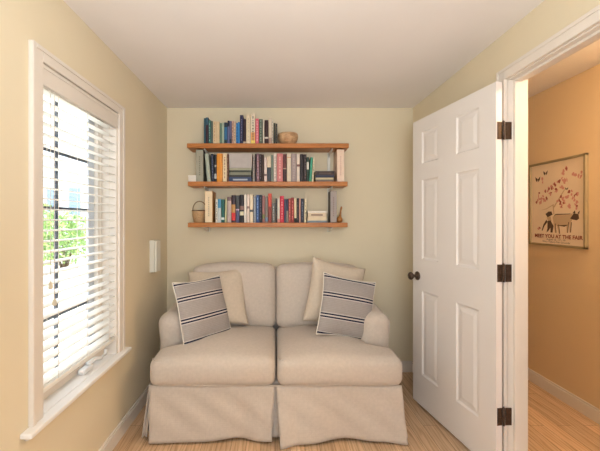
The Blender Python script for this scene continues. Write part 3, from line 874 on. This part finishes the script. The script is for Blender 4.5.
# ------------------------------------------------------------------ books
BY = SY+0.012
BSC = 343/BY
def pxX(px): return (px-275.5)/BSC
CC = {}
def bmat(rgb):
    k = 'book_cover_%02x%02x%02x' % rgb
    return mat(k, rgb, 0.5, 0.05, 25)
M_pages = mat('book_pages', (226, 212, 186), 0.85, 0.05, 120)
def book_mesh(w, h, d, cover, bands=(), marks=None, paper=False, slip=False):
    """upright book, spine facing -Y at y=0, x centred, z from 0. bands: (f0,f1,rgb) on the spine, f from the bottom"""
    mb = MB(); mats = [bmat(cover), M_pages]; t = min(0.0022 if not paper else 0.0008, w*0.15)
    mb.box(-w/2, -w/2+t, 0.002, d, 0, h); mb.box(w/2-t, w/2, 0.002, d, 0, h)
    ins = 0.0 if paper else 0.003
    mb.box(-w/2+t, w/2-t, 0.003, d-ins-0.0005, ins, h-ins, 1)
    cuts = sorted(set([0.0, 1.0]+[f for b in bands for f in b[:2]]))
    for a, b in zip(cuts, cuts[1:]):
        m = 0
        for (f0, f1, rgb) in bands:
            if f0 <= a+1e-6 and b <= f1+1e-6:
                mats.append(bmat(rgb)); m = len(mats)-1
        # softly rounded spine strip
        n = 6; vs = []
        for z in (a*h, b*h):
            for k in range(n+1):
                u = -1+2*k/n
                vs.append((u*w/2, 0.002-(0.002 if w < 0.03 else 0.003)*(1-u*u), z))
            vs.append((w/2, 0.0032, z)); vs.append((-w/2, 0.0032, z))
        q = n+3
        mb.add(vs, [(k, (k+1) % q, q+(k+1) % q, q+k) for k in range(q)]+[tuple(range(q))[::-1], tuple(range(q, 2*q))], m)
    if marks:
        mats.append(bmat(marks)); m = len(mats)-1
        z = h*0.12; yy = -0.0022 if w >= 0.03 else -0.0012
        while z < h*0.88:
            L = random.uniform(0.008, 0.022); ww = min(w*0.26, 0.009)*random.uniform(0.7, 1)
            mb.box(-ww/2, ww/2, yy-0.0006, 0.0, z, z+L, m); z += L+random.uniform(0.004, 0.012)
    return mb, mats
BOOKLABELS = set()
def put_book(shelf, x0, x1, ytop, ybot, look, where, cover, bands=(), marks=None, lean=0.0, depth=None, paper=False):
    X0, X1 = pxX(x0), pxX(x1); w = max(0.006, X1-X0-0.0012); h = (220.5-ytop)/BSC-(shelves[shelf]-EYE)
    d = depth or random.uniform(0.125, 0.158)
    if random.random() < 0.5 and not bands and not marks:
        marks = tuple(min(255, v+70) for v in cover) if sum(cover) < 380 else tuple(max(0, v-110) for v in cover)
    mb, mats = book_mesh(w, h, d, cover, bands, marks, paper)
    o = mb.build('book', mats)
    la = math.atan2(lean/BSC, h) if lean else 0.0
    zb = shelves[shelf]+0.0004+(abs(math.sin(la))*w/2 if la else 0)
    o.location = ((X0+X1)/2, BY+random.uniform(-0.002, 0.006), zb); o.rotation_euler = (0, la, 0)
    lab = f'{look} {where}'
    assert lab not in BOOKLABELS, lab
    BOOKLABELS.add(lab)
    tag(o, lab, 'book', f'books on the {shelf} wall shelf')
    return o
def row(shelf, ybot, items):
    S = {'top': 'top shelf', 'middle': 'middle shelf', 'bottom': 'lowest shelf'}[shelf]
    for it in items:
        x0, x1, yt, look, where, cover = it[:6]; kw = it[6] if len(it) > 6 else {}
        put_book(shelf, x0, x1, yt, ybot, look, f'{where}, {S}', cover, **kw)
N_ = (34, 36, 52)
row('top', 142.2, [
 (203.6, 205.6, 118, 'thin dark teal book', 'at the far left end', (40, 84, 100)),
 (205.7, 208.3, 117.5, 'dark maroon and navy book with teal top', 'second from the left end', (58, 34, 46), dict(bands=((0.72, 1, (58, 92, 110)),))),
 (208.4, 210.6, 120, 'teal green book', 'right of the dark maroon one near the left end', (62, 116, 108), dict(marks=(160, 190, 190))),
 (210.7, 212.8, 121, 'slate green paperback', 'against the first cream book', (86, 104, 98)),
 (212.9, 216.0, 121, 'cream book', 'left of the two cream books', (224, 200, 160), dict(marks=(200, 150, 120))),
 (216.1, 219.4, 121.5, 'plain cream paperback', 'right of the two cream books', (222, 196, 156), dict(paper=True)),
 (219.5, 221.8, 123, 'grey-green book', 'beside the plain cream paperback', (104, 130, 112)),
 (221.9, 224.0, 122.5, 'pale sage book', 'between the grey-green and inky blue books', (176, 190, 168)),
 (224.1, 227.2, 122.5, 'inky blue-black book with dark top', 'right of the pale sage book', (46, 104, 146), dict(bands=((0.78, 1, (28, 40, 56)), (0, 0.2, (30, 60, 66))))),
 (227.3, 229.4, 120.5, 'dusty violet book with dark top', 'left of two violet spines', (110, 112, 150), dict(bands=((0.75, 1, (40, 36, 52)),))),
 (229.5, 231.6, 121, 'grey-purple book', 'beside the beige-pink book', (98, 96, 130), dict(bands=((0, 0.22, (46, 52, 66)),))),
 (231.7, 233.7, 121, 'beige-pink slim book', 'right of the grey-purple book', (202, 164, 148)),
 (233.8, 235.9, 121.5, 'pale sand paperback', 'left of the bright blue books', (214, 184, 158), dict(paper=True)),
 (236.0, 237.8, 123, 'slim bright blue book', 'left of the two bright blue books', (34, 110, 170)),
 (237.9, 239.7, 122, 'slim azure book', 'against the tall navy book', (56, 132, 196)),
 (239.8, 243.2, 115, 'tall dark navy book', 'tallest, in the middle of the row', (40, 40, 74), dict(depth=0.16)),
 (243.3, 246.0, 119, 'black-maroon book', 'right of the tall navy book', (48, 26, 36), dict(bands=((0, 0.1, (200, 180, 160)),))),
 (246.1, 250.6, 114.5, 'tall thick ivory book', 'left of two tall pale books', (226, 208, 178), dict(marks=(200, 186, 160))),
 (250.9, 255.1, 113.5, 'tall white book with black lettering and yellow foot', 'beside the pink book', (230, 214, 190), dict(bands=((0, 0.12, (238, 214, 110)), (0.12, 0.38, (234, 170, 110))), marks=(60, 50, 48))),
 (255.4, 258.7, 118.5, 'bright pink book', 'the only pink one', (222, 108, 122), dict(marks=(240, 190, 190))),
 (258.9, 262.7, 119, 'grey-green cloth book', 'between the pink and thin white books', (88, 98, 84)),
 (262.9, 264.3, 119.5, 'very thin white book', 'left of the dark brown banded book', (232, 220, 204), dict(paper=True)),
 (264.5, 268.4, 120, 'dark brown book with a white band', 'between two white books', (52, 26, 28), dict(bands=((0.23, 0.3, (224, 210, 196)),))),
 (268.6, 271.8, 118, 'off-white book', 'right of the dark brown banded book', (214, 196, 176), dict(bands=((0.04, 0.24, (170, 140, 128)),))),
 (271.9, 273.2, 119.5, 'very thin white paperback', 'left of the dark green-grey book', (232, 222, 206), dict(paper=True)),
 (273.5, 275.7, 123, 'dark green-grey book', 'right of the last thin white one', (58, 62, 54)),
 (275.8, 277.4, 123.5, 'small charcoal book', 'last one, beside the wooden bowl', (44, 42, 42)),
])
row('middle', 181.0, [
 (207.2, 210.8, 153.5, 'pale sage leaning book', 'between the grey album and the black patterned book', (168, 176, 160), dict(lean=-2.6, depth=0.11)),
 (211.6, 214.0, 154, 'navy slim book', 'just left of the black patterned book', (38, 44, 66), dict(lean=-0.8)),
 (214.1, 216.4, 154.5, 'black book with white patches', 'left of the orange book', (32, 32, 38), dict(bands=((0.12, 0.3, (190, 190, 186)), (0.55, 0.62, (170, 170, 160))))),
 (216.7, 222.5, 153.5, 'wide plain orange book', 'the only orange one', (226, 146, 50), dict(bands=((0, 0.001, (226, 146, 50)),))),
 (222.8, 226.8, 153.5, 'cream book', 'right of the orange book', (232, 210, 172), dict(marks=(170, 130, 110))),
 (226.9, 228.6, 154, 'thin brown book', 'left of the flat stack of pale boxes', (112, 74, 54)),
 (252.9, 254.6, 155, 'thin grey-white book', 'right of the flat pale box', (176, 166, 160)),
 (254.7, 256.4, 154, 'thin black book', 'second right of the flat pale box', (36, 26, 32)),
 (256.5, 259.3, 153.5, 'mauve-grey book', 'left of the brown-black pair', (128, 96, 106)),
 (259.4, 261.6, 154, 'brown-black book', 'left one of a dark pair', (50, 34, 36)),
 (261.7, 264.0, 154.5, 'dark umber book', 'right one of a dark pair', (66, 46, 40)),
 (264.2, 266.9, 157.5, 'shorter pinkish white book', 'with a small dark dot', (226, 204, 194), dict(bands=((0.25, 0.32, (120, 90, 96)),))),
 (267.1, 271.0, 156, 'book, cream above and dark below', 'beside the shorter pinkish one', (226, 204, 176), dict(bands=((0.0, 0.56, (62, 66, 74)),))),
 (271.1, 273.4, 155, 'grey-green slim book', 'left of the pinkish white book', (124, 134, 122)),
 (273.7, 276.5, 153.5, 'tall pinkish white book', 'left of the wide rose book', (232, 212, 200)),
 (276.9, 282.9, 153.5, 'wide rose pink book', 'widest coloured one in the centre', (206, 124, 122), dict(marks=(236, 190, 176))),
 (283.1, 286.7, 154, 'dark maroon book with a pale line', 'right of the wide rose book', (60, 30, 30), dict(bands=((0.46, 0.49, (190, 160, 140)), (0.49, 1, (92, 44, 42))))),
 (287.0, 291.0, 153.8, 'ivory book with an orange line', 'left of the wide grey-mauve book', (226, 208, 184), dict(bands=((0.86, 0.88, (214, 130, 70)),))),
 (291.2, 296.6, 153.5, 'wide grey-mauve book', 'right of the ivory book with orange line', (164, 146, 142), dict(marks=(190, 172, 166))),
 (296.8, 299.9, 154, 'off-white book with a dark dot', 'right of the wide grey-mauve book', (224, 206, 190), dict(bands=((0.55, 0.63, (120, 76, 72)),))),
 (300.2, 303.6, 154, 'near-black book', 'left half of a dark pair', (42, 32, 36)),
 (303.7, 306.6, 154.3, 'dark espresso book', 'right half of a dark pair', (52, 38, 38)),
 (306.8, 309.0, 157, 'dark green book with a white label', 'left of the teal green one', (34, 62, 52), dict(bands=((0.5, 0.8, (226, 220, 206)),))),
 (309.2, 311.6, 157.3, 'teal green leaning book', 'left of the last leaning cream book', (66, 150, 122), dict(lean=1.4)),
 (311.8, 313.5, 157.3, 'thin cream leaning book', 'last upright one before the dark flat stack', (236, 222, 190), dict(lean=1.6, paper=True)),
])
row('bottom', 222.2, [
 (215.4, 217.6, 199, 'white book', 'left of the blue-topped one', (226, 220, 206)),
 (217.7, 221.0, 199, 'book with blue top and pale grey foot', 'left of the deep green one', (196, 202, 200), dict(bands=((0.62, 1, (72, 140, 180)),))),
 (221.1, 224.4, 199.3, 'deep green book with a white dot', 'third after the large cream box', (22, 92, 84), dict(bands=((0.12, 0.22, (220, 226, 220)),))),
 (224.6, 226.3, 198.5, 'thin pale yellow-green book', 'right of the deep green one', (206, 204, 160), dict(lean=0.6)),
 (227.2, 231.2, 197, 'pinkish grey book', 'left of the black and red book', (186, 166, 160), dict(bands=((0.85, 1, (110, 88, 90)),))),
 (231.4, 235.4, 195.2, 'black book with ochre and red lower bands', 'right of the pinkish grey one', (48, 28, 40), dict(bands=((0.08, 0.36, (206, 44, 48)), (0.36, 0.66, (190, 140, 80))))),
 (235.6, 239.4, 195.4, 'slate-purple book', 'left of the black patchwork book', (78, 80, 112), dict(bands=((0.45, 0.5, (196, 166, 180)), (0.5, 1, (60, 62, 66))))),
 (239.6, 243.9, 194.8, 'black book with cream and tan patches', 'left of three white books', (34, 28, 32), dict(bands=((0.26, 0.4, (220, 210, 180)), (0.46, 0.6, (150, 112, 100))))),
 (244.1, 246.5, 194.5, 'white slim book', 'first of three pale ones', (234, 224, 212)),
 (246.8, 249.5, 194.5, 'rosy white book', 'second of three pale ones', (226, 206, 192), dict(bands=((0.5, 0.58, (150, 120, 110)),))),
 (249.8, 253.1, 194.5, 'cream book with a dark dot', 'third of three pale ones', (232, 212, 182), dict(bands=((0.38, 0.46, (70, 70, 74)),))),
 (253.5, 255.8, 196.5, 'grey-blue slim book', 'left of the navy books', (146, 150, 160)),
 (256.0, 259.3, 195, 'mid blue book', 'left of the black-navy one', (56, 84, 132)),
 (259.4, 262.0, 195, 'black-navy book', 'right of the mid blue one', (24, 26, 42)),
 (262.3, 264.9, 195.5, 'dusty rose book', 'with a green foot', (158, 108, 104), dict(bands=((0.15, 0.3, (122, 128, 80)),))),
 (265.1, 268.0, 196.5, 'grey-brown book', 'left of the scarlet-topped one', (128, 116, 108), dict(bands=((0.05, 0.2, (110, 130, 150)),))),
 (268.2, 271.6, 193.5, 'scarlet-topped brown book', 'tallest red one in the middle', (140, 60, 48), dict(bands=((0.55, 1, (204, 78, 60)),))),
 (271.8, 275.4, 203, 'short grey book', 'shortest one in the middle', (112, 106, 100)),
 (275.6, 277.3, 198.5, 'thin dark grey book', 'right of the short grey one', (62, 58, 58)),
 (277.4, 279.8, 198.5, 'white book with pink foot', 'left of the crimson one', (220, 208, 192), dict(bands=((0, 0.15, (220, 150, 140)),))),
 (280.0, 284.1, 196, 'wide crimson book', 'brightest crimson one', (198, 40, 66), dict(marks=(232, 140, 140))),
 (284.3, 286.2, 199, 'thin slate book', 'right of the crimson one', (74, 76, 96)),
 (286.3, 288.4, 199, 'thin dark indigo book', 'left of the brick red pair', (50, 50, 72), dict(bands=((0, 0.5, (140, 130, 120)),))),
 (288.6, 291.0, 198.5, 'brick red book', 'left one of the brick red pair', (170, 78, 70)),
 (291.2, 294.0, 197.5, 'deep red-brown book', 'right one of the brick red pair', (156, 58, 52)),
 (294.2, 296.5, 198.5, 'cream and black footed book', 'between the red-brown and charcoal ones', (228, 208, 170), dict(bands=((0, 0.18, (40, 34, 34)),))),
 (296.7, 299.1, 198.2, 'charcoal book', 'left of the slim pink one', (50, 40, 40)),
 (299.3, 300.7, 198.4, 'very thin pink book', 'between two dark ones', (220, 164, 150)),
 (300.9, 303.9, 198.6, 'dark navy book', 'left of the last cream one', (44, 46, 62)),
 (304.1, 306.2, 198.6, 'last cream book', 'leaning beside the flat white stack', (236, 218, 184), dict(lean=0.5)),
])
# large volumes
def big(shelf, x0, x1, ytop, ybot, label, front, side, cat='book', depth=0.165, lean=0, strip=None):
    w = pxX(x1)-pxX(x0); h = (220.5-ytop)/BSC-(shelves[shelf]-EYE)
    root = thing('large_book', label, cat, (pxX((x0+x1)/2), BY-0.004, shelves[shelf]+0.0006), group=f'books on the {shelf} wall shelf')
    root.rotation_euler = (0, math.atan2(lean/BSC, h), 0)
    mb = MB().box(-w/2, -w/2+0.003, 0.001, depth, 0, h); mb.box(w/2-0.003, w/2, 0.001, depth, 0, h)
    mb.box(-w/2, w/2, -0.003, 0.001, 0, h)
    mb.build('cover', side, root, bevel=0.0012)
    MB().box(-w/2+0.003, w/2-0.003, 0.001, depth-0.004, 0.003, h-0.003).build('pages', M_pages, root)
    sp = MB().box(-w/2+0.001, w/2-0.001, -0.0042, -0.003, 0.002, h-0.002)
    sp.build('spine', front, root)
    if strip:
        mk = MB(); z = h*0.2
        while z < h*0.8:
            mk.box(-0.004, 0.004, -0.0048, -0.0042, z, z+0.012); z += 0.018
        mk.build('spine_lettering', strip, root)
big('middle', 196.3, 203.6, 149.8, 181.1, 'tall thick grey album at the left end of the middle shelf', bmat((162, 158, 140)), bmat((96, 92, 82)), strip=bmat((120, 116, 104)), lean=-0.2)
big('middle', 336.9, 344.1, 149.6, 181.1, 'tall thick pale pink book standing alone at right end, middle shelf', bmat((232, 204, 182)), bmat((214, 180, 156)), strip=bmat((206, 168, 152)))
big('bottom', 205.2, 212.6, 191.2, 222.2, 'tall thick cream book beside the basket on the lowest shelf', bmat((236, 212, 176)), bmat((196, 138, 78)), strip=bmat((190, 170, 140)))
big('bottom', 330.2, 336.6, 191.2, 222.2, 'tall thick grey book beside the wooden carving on the lowest shelf', bmat((160, 148, 142)), bmat((74, 70, 66)), strip=bmat((132, 106, 104)), depth=0.118)
# flat stacks
def flat(shelf, x0, x1, y0, y1, label, rgb, band=None, name='book', cat='book', ybase=None, yoff=0.0):
    X0, X1 = pxX(x0), pxX(x1); zb = shelves[shelf]+1.03*(ybase-y1)/BSC+0.0005; h = 1.03*(y1-y0)/BSC-0.0008
    w = X1-X0; mb = MB(); mats = [bmat(rgb), M_pages]; d = 0.14; t = min(0.0018, h*0.2)
    if name != 'book':
        mb.box(0, w, 0, d, 0, h*0.72); mb.box(-0.0015, w+0.0015, -0.0015, d+0.0015, h*0.5, h); 
        mats = [bmat(rgb)]
    else:
        mb.box(0, w, 0, d, 0, t); mb.box(0, w, 0, d, h-t, h); mb.box(0, w, 0, 0.002, t, h-t); mb.box(0.003, w-0.003, 0.002, d-0.003, t, h-t, 1)
        if band:
            mats.append(bmat(band)); mb.box(w*0.18, w*0.82, -0.0006, 0, h*0.3, h*0.62, 2)
    o = mb.build(name, mats); o.location = (X0, BY+0.004+yoff, zb)
    tag(o, label, cat, f'flat stack on the {shelf} wall shelf')
flat('middle', 227.4+1.4, 251.6, 176.2, 181.0, 'thick navy book lying flat at the foot of the stack, middle shelf', (52, 66, 100), (170, 176, 184), ybase=181.0, yoff=-0.004)
flat('middle', 229.0, 251.2, 174.2, 176.2, 'thin dark olive book lying flat on the navy one', (52, 48, 44), ybase=181.0)
flat('middle', 229.2, 251.0, 171.6, 174.2, 'grey-green book lying flat, second under the pale box', (126, 126, 106), ybase=181.0)
flat('middle', 229.4, 251.2, 169.6, 171.6, 'thin black-green book lying flat in the stack, middle shelf', (60, 62, 50), ybase=181.0)
flat('middle', 229.0, 251.6, 167.4, 169.6, 'pale olive book lying flat directly under the pale box', (160, 156, 132), ybase=181.0)
flat('middle', 229.2, 251.8, 153.2, 167.3, 'pale grey lidded storage box on top of the flat books, middle shelf', (182, 172, 166), name='storage_box', cat='box', ybase=181.0)
flat('middle', 316.0, 333.4, 178.6, 181.0, 'grey-brown book lying flat at the foot of the right dark stack', (120, 108, 98), ybase=181.0)
flat('middle', 315.6, 333.6, 176.8, 178.6, 'thin cream book lying flat in the right dark stack, middle shelf', (206, 188, 148), ybase=181.0)
flat('middle', 315.4, 334.4, 174.2, 176.8, 'dark navy book lying flat under the brown one, middle shelf', (46, 50, 72), ybase=181.0)
flat('middle', 315.8, 334.8, 170.4, 174.2, 'dark brown book lying flat on top of the right stack, middle shelf', (62, 48, 44), (92, 72, 62), ybase=181.0)
flat('bottom', 307.4, 327.0, 220.2, 222.2, 'grey-blue book lying flat at the foot of the white stack', (126, 140, 148), ybase=222.2)
flat('bottom', 307.6, 326.6, 216.6, 220.2, 'thick cream book lying flat on the grey-blue one', (226, 206, 172), ybase=222.2)
flat('bottom', 308.0, 326.0, 212.6, 216.6, 'ivory book lying flat with brown edge, lowest shelf', (216, 194, 164), (120, 84, 66), ybase=222.2)
flat('bottom', 307.6, 327.0, 210.8, 212.6, 'thin white book lying flat on top of the lowest shelf stack', (232, 222, 208), ybase=222.2)

# small white box, left end of middle shelf
wbx = thing('small_box', 'small white lidded box at the left end of the middle shelf', 'box', (pxX(192.6), BY, shelves['middle']+0.0005))
MB().box(-0.036, 0.036, 0, 0.06, 0, 0.040).build('body', bmat((238, 230, 218)), wbx, bevel=0.002)
MB().box(-0.038, 0.038, -0.002, 0.062, 0.040, 0.055).build('lid', bmat((242, 234, 222)), wbx, bevel=0.002)

# bowl
bo = thing('wooden_bowl', 'round mottled turned wooden bowl on the top shelf', 'bowl', (pxX(288.2), BY+0.08, shelves['top']+0.0005))
MB().lathe([(0.03, 0), (0.036, 0.003), (0.060, 0.018), (0.080, 0.046), (0.087, 0.072), (0.083, 0.100), (0.079, 0.102), (0.077, 0.098), (0.080, 0.072), (0.070, 0.045), (0.048, 0.018), (0.001, 0.010)], (0, 0, 0), 40).build('body', M_bowl, bo)
# basket
ba = thing('basket', 'small round wicker basket with hooped handle on the lowest shelf', 'basket', (pxX(197.7), BY+0.07, shelves['bottom']+0.0005))
prof = [(0.040, 0), (0.046, 0.002)]
for i in range(13):
    z = 0.004+i*0.0072; r0 = 0.047+0.013*math.sin(min(1, i/9)*PI/2)
    prof += [(r0+0.0022, z+0.0018), (r0-0.0005, z+0.0066)]
prof += [(0.054, 0.098), (0.050, 0.05), (0.001, 0.006)]
bb = MB().lathe(prof, (0, 0, 0), 40).build('body', M_basket, ba)
rim = MB(); rim.tube([(0.0605*math.cos(a*PI/16), 0.0605*math.sin(a*PI/16), 0.099) for a in range(33)], 0.0042, 8, caps=False)
rim.build('rim', mat('dark_wicker', (96, 66, 42), 0.7, 0.2, 60), ba)
hd = MB(); hd.tube([(0.058*math.cos(PI*k/20), 0.0, 0.095+0.083*math.sin(PI*k/20)**0.85) for k in range(21)], 0.0038, 8)
hd.build('handle', mat('handle_cane', (140, 112, 78), 0.6, 0.15, 60), ba)
# wooden carving
cv = thing('wooden_carving', 'small carved wooden pear-shaped figure with slanting neck on the lowest shelf', 'ornament', (pxX(340.6), BY+0.05, shelves['bottom']+0.0005))
MB().lathe([(0.014, 0), (0.022, 0.004), (0.0265, 0.020), (0.024, 0.036), (0.014, 0.050), (0.001, 0.054)], (0, 0, 0), 24).build('body', M_carve, cv)
MB().tube([(0.003, 0, 0.044), (0.007, 0, 0.075), (0.011, 0, 0.100), (0.016, 0, 0.122), (0.017, 0, 0.134)], [0.013, 0.008, 0.0065, 0.0085, 0.005], 12).build('neck', M_carve, cv)
